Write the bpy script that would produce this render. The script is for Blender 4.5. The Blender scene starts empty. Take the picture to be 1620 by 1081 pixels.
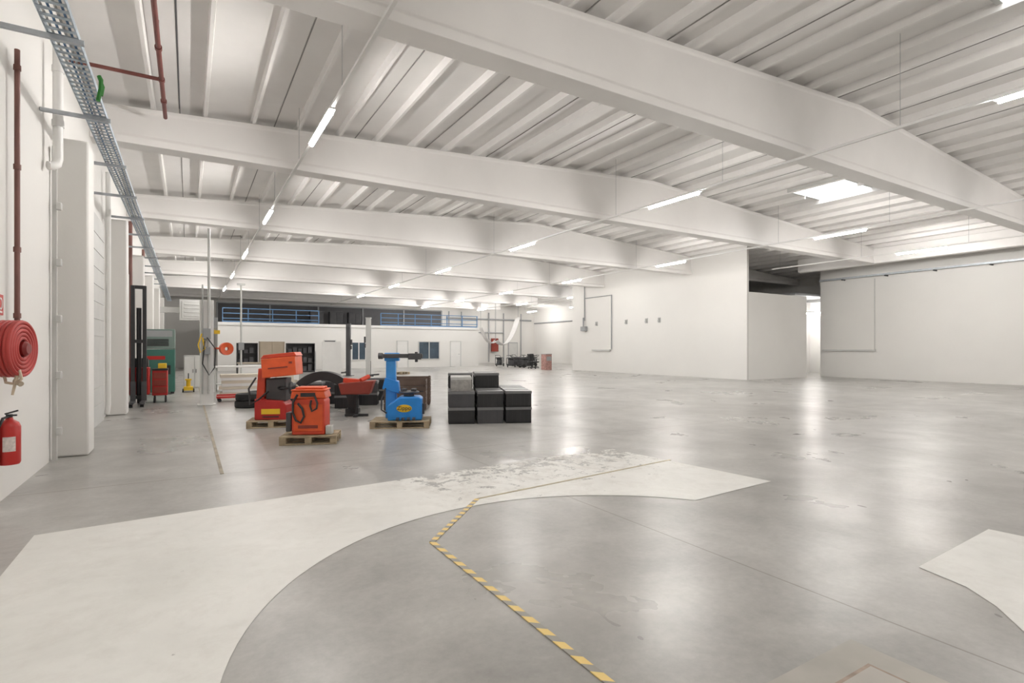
import bpy, math, random, bmesh
from mathutils import Vector, Matrix
random.seed(4)
C = bpy.context
S = C.scene
COL = S.collection
S.view_settings.view_transform = 'Standard'
S.view_settings.look = 'None'
S.view_settings.exposure = 0.0
PI = math.pi

# ------------------------------------------------------------ materials
MATS = {}
def mat(name, col, rough=0.5, metal=0.0, var=0.06, scale=3.0, bump=0.0, spec=0.5, bscale=None):
    if name in MATS: return MATS[name]
    m = bpy.data.materials.new(name); m.use_nodes = True
    nt = m.node_tree; N = nt.nodes; L = nt.links
    b = N['Principled BSDF']
    b.inputs['Roughness'].default_value = rough
    b.inputs['Metallic'].default_value = metal
    b.inputs['Specular IOR Level'].default_value = spec
    tc = N.new('ShaderNodeTexCoord')
    no = N.new('ShaderNodeTexNoise'); no.inputs['Scale'].default_value = scale
    no.inputs['Detail'].default_value = 4
    L.new(tc.outputs['Object'], no.inputs['Vector'])
    r = N.new('ShaderNodeValToRGB')
    r.color_ramp.elements[0].position = 0.25; r.color_ramp.elements[1].position = 0.75
    r.color_ramp.elements[0].color = tuple(max(0, c*(1-var)) for c in col)+(1,)
    r.color_ramp.elements[1].color = tuple(min(1, c*(1+var)) for c in col)+(1,)
    L.new(no.outputs['Fac'], r.inputs['Fac'])
    L.new(r.outputs['Color'], b.inputs['Base Color'])
    if bump > 0:
        n2 = N.new('ShaderNodeTexNoise'); n2.inputs['Scale'].default_value = bscale or scale*8
        n2.inputs['Detail'].default_value = 3
        L.new(tc.outputs['Object'], n2.inputs['Vector'])
        bp = N.new('ShaderNodeBump'); bp.inputs['Strength'].default_value = bump; bp.inputs['Distance'].default_value = 0.01
        L.new(n2.outputs['Fac'], bp.inputs['Height']); L.new(bp.outputs['Normal'], b.inputs['Normal'])
    MATS[name] = m
    return m

def emis(name, col, st):
    m = bpy.data.materials.new(name); m.use_nodes = True
    b = m.node_tree.nodes['Principled BSDF']
    b.inputs['Base Color'].default_value = (1, 1, 1, 1)
    b.inputs['Emission Color'].default_value = col+(1,)
    b.inputs['Emission Strength'].default_value = st
    return m

M_wall = mat('wall_paint', (0.79, 0.775, 0.745), 0.6, var=0.02, scale=0.6, bump=0.06, bscale=25)
M_wall_lit = mat('wall_paint_lit', (0.90, 0.885, 0.855), 0.6, var=0.02, scale=0.6)  # wall paint lightened to stand in for missing light on the low wall
M_beam = mat('beam_paint', (0.87, 0.85, 0.83), 0.6, var=0.03, scale=1.0, bump=0.12, bscale=12)
M_dark = mat('black_plastic', (0.028, 0.028, 0.03), 0.42, var=0.2)
M_rub = mat('rubber', (0.022, 0.022, 0.023), 0.7, var=0.2, bump=0.2)
M_red = mat('red_enamel', (0.50, 0.025, 0.02), 0.38, var=0.1)
M_hose = mat('red_hose', (0.45, 0.045, 0.038), 0.5, var=0.12)
M_org = mat('orange_enamel', (0.80, 0.115, 0.03), 0.38, var=0.1, scale=6)
M_orr = mat('red_orange_enamel', (0.68, 0.07, 0.028), 0.4, var=0.12, scale=6)
M_mar = mat('maroon_enamel', (0.26, 0.04, 0.025), 0.5, var=0.15)
M_blue = mat('blue_enamel', (0.02, 0.25, 0.72), 0.38, var=0.1, scale=5)
M_grn = mat('green_enamel', (0.05, 0.17, 0.135), 0.45, var=0.1)
M_galv = mat('galvanised_steel', (0.46, 0.49, 0.52), 0.45, 0.5, var=0.15, scale=8)
M_gblue = mat('blue_galvanised', (0.40, 0.47, 0.53), 0.5, 0.25, var=0.35, scale=14)
M_steel = mat('steel', (0.5, 0.5, 0.5), 0.3, 0.9, var=0.1)
M_dgrey = mat('dark_grey_metal', (0.085, 0.085, 0.09), 0.45, 0.3, var=0.15)
M_joint = mat('joint_sealant', (0.30, 0.29, 0.28), 0.8, var=0.2)  # dark joint lines between the roof slabs
M_grey = mat('grey_paint', (0.36, 0.37, 0.38), 0.5, var=0.08)
M_mgrey = mat('mid_grey_paint', (0.47, 0.47, 0.46), 0.5, var=0.05)
M_lgrey = mat('light_grey_paint', (0.60, 0.60, 0.58), 0.5, var=0.05)
M_white = mat('white_paint', (0.82, 0.81, 0.79), 0.45, var=0.03)
M_cop = mat('brown_pipe_paint', (0.19, 0.085, 0.07), 0.45, 0.1, var=0.15)
M_rpipe = mat('red_pipe_paint', (0.19, 0.06, 0.05), 0.5, 0.1, var=0.15)
M_wood = mat('pallet_wood', (0.40, 0.32, 0.21), 0.75, var=0.3, scale=9, bump=0.3)
M_tan = mat('tan_laminate', (0.45, 0.38, 0.29), 0.5, var=0.05)
M_yel = mat('yellow_paint', (0.85, 0.55, 0.03), 0.45, var=0.08)
M_bluef = mat('blue_railing_paint', (0.12, 0.25, 0.45), 0.45, var=0.1)
M_glass = mat('dark_glass', (0.06, 0.09, 0.12), 0.08, var=0.2)
M_cloth = mat('white_fabric', (0.78, 0.77, 0.76), 0.85, var=0.05, bump=0.3)
M_green = mat('green_ribbon', (0.03, 0.2, 0.03), 0.7)
M_clear = mat('grey_translucent_plastic', (0.38, 0.37, 0.35), 0.3, var=0.25, scale=14)
M_led = emis('led_diffuser', (1.0, 0.965, 0.93), 235)
M_sky = emis('skylight_acrylic', (0.93, 0.97, 1.0), 6.5)
M_card = mat('cream_card', (.66, .6, .5), .7)
M_ceil = mat('ceiling_deck', (0.82, 0.80, 0.78), 0.8, var=0.04, scale=1.2)
M_rib = mat('ceiling_rib', (0.85, 0.83, 0.81), 0.8, var=0.03)

def floor_mat():
    m = bpy.data.materials.new('polished_concrete'); m.use_nodes = True
    nt = m.node_tree; N = nt.nodes; L = nt.links; b = N['Principled BSDF']
    tc = N.new('ShaderNodeTexCoord')
    def noise(sc, det=6, dist=0.0, ro=.55):
        n = N.new('ShaderNodeTexNoise'); n.inputs['Scale'].default_value = sc
        n.inputs['Detail'].default_value = det; n.inputs['Distortion'].default_value = dist
        n.inputs['Roughness'].default_value = ro
        L.new(tc.outputs['Object'], n.inputs['Vector']); return n
    def ramp(n, p0, c0, p1, c1):
        r = N.new('ShaderNodeValToRGB'); e = r.color_ramp.elements
        e[0].position = p0; e[0].color = c0+(1,); e[1].position = p1; e[1].color = c1+(1,)
        L.new(n.outputs['Fac'], r.inputs['Fac']); return r.outputs['Color']
    n1 = noise(0.33, 6, .8, .58); n2 = noise(1.7, 8, 0.5, .60); n3 = noise(18, 6, 0, .72); n4 = noise(5, 4); n5 = noise(.55, 5, .4, .6)
    def mul(a, c):
        x = N.new('ShaderNodeMix'); x.data_type = 'RGBA'; x.blend_type = 'MULTIPLY'; x.inputs[0].default_value = 1
        L.new(a, x.inputs[6]); L.new(c, x.inputs[7]); return x.outputs[2]
    c = ramp(n1, .1, (0.275, 0.265, 0.25), .9, (0.60, 0.588, 0.56))
    c = mul(c, ramp(n2, .08, (.62, .615, .61), .92, (1.28, 1.28, 1.275)))
    c = mul(c, ramp(n3, .1, (.80, .80, .80), .9, (1.14, 1.14, 1.14)))
    sx = N.new('ShaderNodeSeparateXYZ'); L.new(tc.outputs['Object'], sx.inputs[0])
    def cmp(sock, v, eps):
        k = N.new('ShaderNodeMath'); k.operation = 'COMPARE'; k.inputs[1].default_value = v; k.inputs[2].default_value = eps
        L.new(sock, k.inputs[0]); return k.outputs[0]
    outs = [cmp(sx.outputs['X'], v, 0.007) for v in (3.3, 9.0, 15.0, 21.0)] + [cmp(sx.outputs['Y'], v, 0.012) for v in (7.3, 14.6, 22.0, 29.0)]
    acc = outs[0]
    for o in outs[1:]:
        k = N.new('ShaderNodeMath'); k.operation = 'MAXIMUM'; L.new(acc, k.inputs[0]); L.new(o, k.inputs[1]); acc = k.outputs[0]
    k = N.new('ShaderNodeMath'); k.operation = 'MULTIPLY'; k.inputs[1].default_value = 0.6; L.new(acc, k.inputs[0])
    x = N.new('ShaderNodeMix'); x.data_type = 'RGBA'; L.new(k.outputs[0], x.inputs[0]); L.new(c, x.inputs[6]); x.inputs[7].default_value = (0.16, 0.13, 0.10, 1)
    L.new(x.outputs[2], b.inputs['Base Color'])
    rr = N.new('ShaderNodeMapRange'); rr.inputs[1].default_value = 0.2; rr.inputs[2].default_value = 0.8
    rr.inputs[3].default_value = 0.22; rr.inputs[4].default_value = 0.42
    L.new(n5.outputs['Fac'], rr.inputs[0]); L.new(rr.outputs[0], b.inputs['Roughness'])
    b.inputs['Specular IOR Level'].default_value = 0.55
    bp = N.new('ShaderNodeBump'); bp.inputs['Strength'].default_value = 0.08; bp.inputs['Distance'].default_value = 0.005
    L.new(n4.outputs['Fac'], bp.inputs['Height']); L.new(bp.outputs['Normal'], b.inputs['Normal'])
    return m
M_floor = floor_mat()

def paint_mat():
    m = bpy.data.materials.new('worn_floor_paint'); m.use_nodes = True
    nt = m.node_tree; N = nt.nodes; L = nt.links; b = N['Principled BSDF']
    tc = N.new('ShaderNodeTexCoord'); sx = N.new('ShaderNodeSeparateXYZ'); L.new(tc.outputs['Object'], sx.inputs[0])
    def noise(sc, det, ro, dist):
        n = N.new('ShaderNodeTexNoise'); n.inputs['Scale'].default_value = sc; n.inputs['Detail'].default_value = det
        n.inputs['Roughness'].default_value = ro; n.inputs['Distortion'].default_value = dist
        L.new(tc.outputs['Object'], n.inputs['Vector']); return n.outputs['Fac']
    def mr(s, a, c, lo=0, hi=1):
        k = N.new('ShaderNodeMapRange'); k.inputs[1].default_value = a; k.inputs[2].default_value = c; k.clamp = True
        k.inputs[3].default_value = lo; k.inputs[4].default_value = hi
        L.new(s, k.inputs[0]); return k.outputs[0]
    def mth(op, a, c):
        k = N.new('ShaderNodeMath'); k.operation = op
        for i, q in enumerate((a, c)):
            if isinstance(q, (int, float)): k.inputs[i].default_value = q
            else: L.new(q, k.inputs[i])
        return k.outputs[0]
    n = noise(5.0, 15, .82, .4)
    wear = mth('MULTIPLY', mr(sx.outputs['X'], 1.8, 2.3), mr(sx.outputs['Y'], 4.2, 6.1))
    ma = mth('ADD', n, mth('MULTIPLY', wear, 0.165))
    L.new(mr(ma, .645, .675, 1, 0), b.inputs['Alpha'])
    n2 = noise(1.3, 10, .65, .3)
    r = N.new('ShaderNodeValToRGB'); e = r.color_ramp.elements
    e[0].position = 0.3; e[0].color = (0.76, 0.75, 0.71, 1); e[1].position = 0.68; e[1].color = (0.88, 0.87, 0.83, 1)
    L.new(n2, r.inputs['Fac'])
    x = N.new('ShaderNodeMix'); x.data_type = 'RGBA'
    sc = mth('MULTIPLY', mr(noise(2.6, 12, .78, .3), .48, .66), mth('ADD', mth('MULTIPLY', wear, .6), .16))
    L.new(sc, x.inputs[0]); L.new(r.outputs['Color'], x.inputs[6]); x.inputs[7].default_value = (.43, .39, .33, 1)
    L.new(x.outputs[2], b.inputs['Base Color'])
    b.inputs['Roughness'].default_value = 0.45
    return m
M_paint = paint_mat()

# ------------------------------------------------------------ mesh builder
class MB:
    def __init__(s): s.v = []; s.f = []; s.m = []
    def add(s, vs, fs, mi=0):
        o = len(s.v); s.v += [tuple(v) for v in vs]
        for f in fs: s.f.append(tuple(i+o for i in f)); s.m.append(mi)
        return s
    def box(s, c, d, mi=0, rz=0, rx=0, ry=0, top=(1, 1)):
        vs = []
        R = Matrix.Rotation(rz, 3, 'Z') @ Matrix.Rotation(ry, 3, 'Y') @ Matrix.Rotation(rx, 3, 'X')
        for z in (-.5, .5):
            kx, ky = top if z > 0 else (1, 1)
            for x, y in ((-.5, -.5), (.5, -.5), (.5, .5), (-.5, .5)):
                vs.append(R @ Vector((x*d[0]*kx, y*d[1]*ky, z*d[2])) + Vector(c))
        return s.add(vs, [(3, 2, 1, 0), (4, 5, 6, 7), (0, 1, 5, 4), (1, 2, 6, 5), (2, 3, 7, 6), (3, 0, 4, 7)], mi)
    def bx(s, a, b, mi=0):
        return s.box([(a[i]+b[i])/2 for i in range(3)], [abs(b[i]-a[i]) for i in range(3)], mi)
    def cyl(s, p0, p1, r, r2=None, seg=16, mi=0):
        p0 = Vector(p0); p1 = Vector(p1); r2 = r if r2 is None else r2
        q = (p1-p0).to_track_quat('Z', 'Y')
        vs = []
        for p, rr in ((p0, r), (p1, r2)):
            for i in range(seg):
                a = 2*PI*i/seg; vs.append(p+q @ Vector((rr*math.cos(a), rr*math.sin(a), 0)))
        fs = [(i, (i+1) % seg, seg+(i+1) % seg, seg+i) for i in range(seg)]
        fs += [tuple(range(seg-1, -1, -1)), tuple(range(seg, 2*seg))]
        return s.add(vs, fs, mi)
    def lathe(s, prof, c, axis=(0, 0, 1), seg=32, a0=0, a1=2*PI, mi=0):
        q = Vector(axis).to_track_quat('Z', 'Y'); c = Vector(c); full = abs(a1-a0-2*PI) < 1e-4
        n = seg if full else seg+1; k = len(prof); vs = []
        for i in range(n):
            a = a0+(a1-a0)*i/seg
            for r, h in prof: vs.append(c+q @ Vector((r*math.cos(a), r*math.sin(a), h)))
        fs = []
        for i in range(seg):
            j = (i+1) % n
            for t in range(k-1): fs.append((i*k+t, j*k+t, j*k+t+1, i*k+t+1))
        if not full:
            fs.append(tuple(range(k))); fs.append(tuple(reversed([(n-1)*k+t for t in range(k)])))
        return s.add(vs, fs, mi)
    def tube(s, pts, r, seg=8, mi=0):
        pts = [Vector(p) for p in pts]; n = len(pts); vs = []
        for i, p in enumerate(pts):
            t = (pts[min(i+1, n-1)]-pts[max(i-1, 0)]).normalized()
            if i == 0:
                u = t.orthogonal().normalized()
            else:
                u = (u-t*u.dot(t)).normalized()
            w = t.cross(u)
            for k in range(seg):
                a = 2*PI*k/seg; vs.append(p+(u*math.cos(a)+w*math.sin(a))*r)
        fs = []
        for i in range(n-1):
            for k in range(seg):
                k2 = (k+1) % seg; fs.append((i*seg+k, i*seg+k2, (i+1)*seg+k2, (i+1)*seg+k))
        fs += [tuple(range(seg-1, -1, -1)), tuple(range((n-1)*seg, n*seg))]
        return s.add(vs, fs, mi)
    def prism(s, poly, a, b, plane='XZ', mi=0):
        n = len(poly); vs = []
        for t in (a, b):
            for u, w in poly:
                vs.append((u, t, w) if plane == 'XZ' else ((t, u, w) if plane == 'YZ' else (u, w, t)))
        fs = [tuple(range(n)), tuple(range(2*n-1, n-1, -1))]+[(i, n+i, n+(i+1) % n, (i+1) % n) for i in range(n)]
        return s.add(vs, fs, mi)
    def obj(s, name, mats, parent=None, bevel=0, loc=None, rz=0, label=None, smooth=True, **kw):
        me = bpy.data.meshes.new(name); me.from_pydata(s.v, [], s.f)
        if not isinstance(mats, (list, tuple)): mats = [mats]
        for m in mats: me.materials.append(m)
        for p, mi in zip(me.polygons, s.m): p.material_index = mi
        bm = bmesh.new(); bm.from_mesh(me); bmesh.ops.recalc_face_normals(bm, faces=bm.faces); bm.to_mesh(me); bm.free()
        if smooth:
            for p in me.polygons: p.use_smooth = True
            me.set_sharp_from_angle(angle=math.radians(35))
        o = bpy.data.objects.new(name, me); COL.objects.link(o)
        if parent: o.parent = parent
        if loc: o.location = loc
        o.rotation_euler = (0, 0, rz)
        if bevel:
            b = o.modifiers.new('bevel', 'BEVEL'); b.width = bevel; b.segments = 2; b.limit_method = 'ANGLE'
        if label: o['label'] = label
        for k, v in kw.items(): o[k] = v
        return o

def thing(name, label, cat, loc, rz=0, group=None):
    e = bpy.data.objects.new(name, None); e.empty_display_size = 0.1; COL.objects.link(e)
    e.location = loc; e.rotation_euler = (0, 0, rz); e['label'] = label; e['category'] = cat
    if group: e['group'] = group
    return e
def dup(root, loc, rz=None, label=None):
    def cp(o, par):
        n = o.copy(); COL.objects.link(n)
        if par is not None: n.parent = par; n.matrix_parent_inverse = o.matrix_parent_inverse.copy()
        for c in o.children: cp(c, n)
        return n
    n = cp(root, None); n.location = loc
    if rz is not None: n.rotation_euler = (0, 0, rz)
    if label: n['label'] = label
    return n
def text(s, name, parent, loc, size, m, rot=(PI/2, 0, 0), label=None):
    cu = bpy.data.curves.new(name, 'FONT'); cu.body = s; cu.size = size; cu.extrude = 0.002; cu.align_x = 'CENTER'; cu.align_y = 'CENTER'
    t = bpy.data.objects.new(name+'_tmp', cu); COL.objects.link(t)
    C.view_layer.update()
    me = bpy.data.meshes.new_from_object(t.evaluated_get(C.evaluated_depsgraph_get()))
    bpy.data.objects.remove(t); me.materials.clear(); me.materials.append(m)
    o = bpy.data.objects.new(name, me); COL.objects.link(o); o.parent = parent; o.location = loc; o.rotation_euler = rot
    if label: o['label'] = label
    return o
ST = dict(kind='structure')

# ------------------------------------------------------------ camera
cam = bpy.data.cameras.new('camera'); co = bpy.data.objects.new('camera', cam); COL.objects.link(co)
co.location = (0, 0, 1.5); co.rotation_euler = (PI/2, 0, -math.radians(31.06))
cam.sensor_width = 36; cam.lens = 850/1620*36; cam.shift_y = 0.0071; cam.clip_end = 300
S.camera = co
w = bpy.data.worlds.new('world'); S.world = w; w.use_nodes = True
w.node_tree.nodes['Background'].inputs[0].default_value = (0.8, 0.9, 1, 1); w.node_tree.nodes['Background'].inputs[1].default_value = 1.0

# ------------------------------------------------------------ shell
XL, XR, YB, YF = -1.58, 29.3, -4.0, 50.0
XO = 33.0
ZA = 7.0
def zr(x): return ZA-0.059*abs(x-13.0)
TH = 0.16
MB().bx((XL-.3, YB-.3, -0.2), (XO+.3, YF+.3, 0)).obj('floor', M_floor, **ST)
MB().bx((XL-.25, YB-.25, 0), (XL, YF+.25, zr(XL)+TH)).obj('wall_left', M_wall, **ST)
MB().prism([(XL, 0), (XO, 0), (XO, zr(XO)+TH), (13, ZA+TH), (XL, zr(XL)+TH)], YF, YF+.25).obj('wall_far', M_wall, **ST)
MB().prism([(XL, 0), (XO, 0), (XO, zr(XO)+TH), (13, ZA+TH), (XL, zr(XL)+TH)], YB-.25, YB).obj('wall_near', M_wall, **ST)
MB().bx((XR, YB, 0), (XR+.2, 16.3, zr(XR)+TH)).obj('wall_right', M_wall, **ST)
MB().bx((XO, YB, 0), (XO+.2, YF, zr(XO)+TH)).obj('wall_outer', M_wall, **ST)
MB().bx((23, 16.3, 0), (23.15, 30.0, zr(23.1)+TH)).obj('wall_partition', M_wall, **ST)
MB().bx((23.15, 16.3, 0), (28.0, 16.45, 4.25)).obj('wall_low', M_wall_lit, **ST)
MB().bx((27.6, 19.0, 0), (33.0, 19.15, 4.35)).obj('wall_recess', M_wall, **ST)
MB().bx((27.3, 16.5, 4.35), (33.0, 19.15, 4.45)).obj('trim_40', M_grey, **ST)  # slab added to keep the recess lamp's light from spilling upward
MB().bx((23.15, 29.85, 0), (XO, 30.0, zr(28)+TH)).obj('wall_inner', M_grey, **ST)

# ceiling deck with skylight holes
sky = []
for (xa, xb) in ((9.3, 11.1), (17.4, 19.2)):
    for (ya, yb) in ((9.0, 10.7), (14.3, 16.3), (21.6, 23.6), (36.0, 38.0)):
        if xa == 9.3 and ya == 9.0: continue
        sky.append((xa, xb, ya, yb))
sky.append((10.2, 11.1, 1.2, 3.3))
sky.append((17.4, 19.2, 1.6, 3.8))
ribs = [-0.6+0.9*k for k in range(38) if -0.6+0.9*k < XO-0.1]
edges = sorted([XL-.2]+ribs+[XO+.2, 13.0])
mb = MB()
def yint(x0, x1, ya=YB-.2, yb=YF+.2):
    cuts = sorted([(s[2], s[3]) for s in sky if x0 >= s[0]-0.02 and x1 <= s[1]+0.02])
    out = []; y = ya
    for a, b in cuts: out.append((y, a)); y = b
    out.append((y, yb)); return out
for x0, x1 in zip(edges[:-1], edges[1:]):
    for y0, y1 in yint(x0, x1):
        a, b = zr(x0)+TH, zr(x1)+TH
        mb.add([(x0, y0, a), (x1, y0, b), (x1, y1, b), (x0, y1, a), (x0, y0, a+.12), (x1, y0, b+.12), (x1, y1, b+.12), (x0, y1, a+.12)],
               [(0, 3, 2, 1), (4, 5, 6, 7), (0, 1, 5, 4), (1, 2, 6, 5), (2, 3, 7, 6), (3, 0, 4, 7)], 0)
for i, x in enumerate(ribs):
    if x < XL+.1: continue
    cuts = sorted([(s[2], s[3]) for s in sky if s[0]+.1 < x < s[1]-.1])
    y = YB; segs = []
    for a, b in cuts: segs.append((y, a)); y = b
    segs.append((y, YF))
    z = zr(x)
    for a, b in segs:
        mb.prism([(x-.028, z+.005), (x+.028, z+.005), (x+.048, z+TH+.02), (x-.048, z+TH+.02)], a, b, 'XZ', 1)
    if i % 2 == 0:
        xj = x+.45; zj = zr(xj)+TH-.006
        if not any(s[0] < xj < s[1] for s in sky) and xj < XO:
            mb.bx((xj-.01, YB, zj-.004), (xj+.01, YF, zj+.01), 2)
mb.obj('ceiling', [M_ceil, M_rib, M_joint], smooth=False, **ST)
for i, s in enumerate(sky):
    z = min(zr(s[0]), zr(s[1]))+TH-.01; zt = max(zr(s[0]), zr(s[1]))+TH+.45; e_ = .02
    m = MB()
    m.bx((s[0]-.06, s[2], z), (s[0]+e_, s[3], zt)); m.bx((s[1]-e_, s[2], z), (s[1]+.06, s[3], zt))
    m.bx((s[0]-.06, s[2]-.06, z-.003), (s[1]+.06, s[2]+e_, zt+.002)); m.bx((s[0]-.06, s[3]-e_, z-.003), (s[1]+.06, s[3]+.06, zt+.002))
    m.bx((s[0]-.07, s[2]-.07, zt+.001), (s[1]+.07, s[3]+.07, zt+.05), 1)
    m.obj('window_%d' % (i+1), [M_lgrey, M_sky], smooth=False, **ST)

# beams
def beam(yc, x0, x1):
    zb = 5.46; m = MB(); xs = [x0] + ([13.0] if x0 < 13 < x1 else []) + [x1]; k = 12; vs = []
    for x in xs:
        zt = zr(x)
        for y, z in [(-.21, zb), (.21, zb), (.21, zb+.13), (.16, zb+.2), (.16, zt-.10), (.18, zt-.07), (.18, zt), (-.18, zt), (-.18, zt-.07), (-.16, zt-.10), (-.16, zb+.2), (-.21, zb+.13)]:
            vs.append((x, yc+y, z))
    fs = []
    for i in range(len(xs)-1):
        for j in range(k): fs.append((i*k+j, i*k+(j+1) % k, (i+1)*k+(j+1) % k, (i+1)*k+j))
    fs += [tuple(range(k)), tuple(range((len(xs)-1)*k+k-1, (len(xs)-1)*k-1, -1))]
    m.add(vs, fs)
    m.obj('ceiling_beam', M_beam, bevel=0.012, smooth=False, label='long white concrete roof beam with double pitched top', category='beam', group='concrete roof beams')
for yc in (0.0, 6.5, 12.85, 19.8, 26.8, 33.8, 40.8, 47.6):
    beam(yc, XL, 23.0 if 17 < yc < 30 else 27.2)
beam(19.8, 23.15, 32.9); beam(26.8, 23.15, 32.9)
MB().bx((27.2, YB, 5.45), (27.55, 16.3, zr(27.5))).obj('ceiling_beam', M_beam, bevel=0.012, label='white concrete edge girder carrying the ends of the roof beams', category='beam', group='concrete roof beams')

n = 1
for i in range(6):
    y = 9.55+5.4*i
    MB().bx((XL, y, 0), (-1.20, y+.5, 4.42)).obj('trim_%d' % n, M_wall, bevel=0.03, **ST); n += 1
m = MB(); m.bx((XL, 11.2, 0), (XL+.05, 14.2, 4.1))
for k in range(12): m.bx((XL+.05, 11.25, .1+k*.33), (XL+.06, 14.15, .40+k*.33))
m.obj('door_1', M_lgrey, **ST)
m = MB(); m.bx((XL, 16.6, 0), (XL+.05, 19.6, 3.8)); m.bx((XL+.05, 16.7, .1), (XL+.075, 19.5, 3.7)); m.obj('door_2', M_lgrey, **ST)

# ------------------------------------------------------------ far office block
OY, OZ = 41.5, 3.25
ox = [1.7, 21.6]
wins = [(10.7, 11.75, .65, 2.0), (16.1, 17.9, .66, 2.08)]
doors = [(8.69, 9.46), (14.3, 15.15), (18.95, 19.85)]
MB().bx((ox[0], OY, 0), (ox[1], YF, OZ)).obj('wall_office', M_wall, **ST)
MB().bx((ox[0]-.05, OY-.08, OZ-.12), (ox[1]+.05, OY+.0, OZ+.08)).obj('trim_%d' % n, M_white, **ST); n += 1
for i, (a, b, z0, z1) in enumerate(wins):
    m = MB(); m.bx((a, OY-.02, z0), (b, OY, z1), 1)
    for x in (a, b, (a+b)/2): m.bx((x-.035, OY-.05, z0-.03), (x+.035, OY-.02, z1+.03))
    for z in (z0, z1): m.bx((a, OY-.05, z-.03), (b, OY-.02, z+.03))
    m.obj('window_%d' % (20+i), [M_white if i == 0 else M_lgrey, M_glass], **ST)
for i, (a, b) in enumerate(doors):
    m = MB(); mi = 1 if i == 0 else 0
    m.bx((a, OY-.02, 0), (b, OY, 2.1), mi); m.bx((a-.06, OY-.05, 0), (a, OY, 2.16), 2); m.bx((b, OY-.05, 0), (b+.06, OY, 2.16), 2); m.bx((a, OY-.05, 2.1), (b, OY, 2.16), 2)
    m.cyl((b-.1, OY-.06, 1.05), (b-.2, OY-.06, 1.05), .012, mi=1)
    m.obj('door_%d' % (3+i), [M_white, M_dark, M_lgrey], **ST)
def railing(x0, x1):
    t = thing('safety_railing', 'blue painted steel railing along the roof of the office block', 'railing', ((x0+x1)/2, OY+.12, OZ), group='blue railings on the office roof')
    L = (x1-x0)/2; k = int((x1-x0)/1.6)+1
    for i in range(k+1): MB().box((-L+2*L*i/k, 0, .52), (.06, .06, 1.04)).obj('railing_post', M_bluef, t)
    for z in (.35, .7, 1.05): MB().box((0, -.05, z), (2*L+.06, .04, .055)).obj('handrail', M_bluef, t)
    MB().box((0, 0.045, .1), (2*L, .02, .18)).obj('toe_board', M_bluef, t)
railing(2.0, 8.3); railing(13.0, 21.5)
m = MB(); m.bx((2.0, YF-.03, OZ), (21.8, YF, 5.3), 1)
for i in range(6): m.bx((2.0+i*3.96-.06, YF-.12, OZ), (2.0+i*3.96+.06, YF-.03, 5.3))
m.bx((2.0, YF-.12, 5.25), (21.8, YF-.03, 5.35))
m.obj('window_30', [M_grey, mat('shaded_gallery', (0.11, 0.11, 0.115), 0.6)], **ST)  # dark sheet on the far wall paints in the open gallery's shade
for x in (8.8, 10.4, 12.0):
    MB().bx((x, 47.6, OZ+.003), (x+1.1, 48.2, 4.7)).bx((x+.05, 47.57, OZ+.1), (x+.53, 47.6, 4.6)).bx((x+.57, 47.57, OZ+.1), (x+1.05, 47.6, 4.6)).obj('storage_cabinet', M_dgrey, bevel=.01, label='dark metal cabinet standing on the office roof gallery', category='cabinet', group='gallery cabinets')

# ------------------------------------------------------------ lights
ROWS = [1.97, 10.67, 18.55, 24.4]
YL = [2.4+7.3*i for i in range(7)]
base = None
RW = .024
for ri, x in enumerate(ROWS):
    ys = [y for y in YL if not (ri == 3 and 15 < y < 31) and not (ri < 2 and y > 45)]
    spans = [(YB+.3, 48.5)] if ri < 3 else [(YB+.3, 15.9), (30.4, 48.5)]
    for (a, b) in spans:
        r = thing('light_rail', 'slim white added rail carrying an extra fill light', 'light rail', (x, 0, 0), group='suspended lighting rails')
        MB().bx((-RW, a, 5.355), (RW, b, 5.40)).obj('rail', M_white, r)
        y = 0.9
        while y < b:
            if y > a and all(abs(y-q) > .3 for q in (6.5, 12.85, 19.8, 26.8, 33.8, 40.8)) and not any(s[0] < x < s[1] and s[2] < y < s[3] for s in sky):
                MB().cyl((0, y, 5.40), (0, y, zr(x)+TH), .004, seg=6).obj('suspension_wire', M_grey, r)
            y += 3.65
    for y in ys:
        if base is None:
            base = thing('strip_light', 'lit white linear LED light fitting on a suspended rail', 'ceiling light', (x, y, 5.3), group='LED strip lights')
            MB().box((0, 0, .042), (.10, 1.74, .02)).obj('lamp_housing', M_white, base)
            MB().lathe([(0, -.82), (.032, -.82), (.032, .82), (0, .82)], (0, 0, 0), (0, 1, 0), 12).obj('lamp_diffuser', M_led, base)
        else: dup(base, (x, y, 5.3))
for x, y, zz in ((30.2, 38.9, 5.3), (30.2, 46.2, 5.3), (31.6, 17.6, 3.6)):  # added lamps: brighten the far right wall and, hidden from view, the recess
    dup(base, (x, y, zz))
    r = thing('light_rail', 'slim white added rail carrying an extra fill light', 'light rail', (x, y, zz-5.3), group='suspended lighting rails')
    MB().bx((-RW, -1.0, 5.355), (RW, 1.0, 5.40)).obj('rail', M_white, r)
    ztop = (zr(x)+TH if zz > 5 else 4.35)-zz+5.3
    for s_ in (-.8, .8): MB().cyl((0, s_, 5.39), (0, s_, ztop), .004, seg=6).obj('suspension_wire', M_grey, r)

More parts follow.
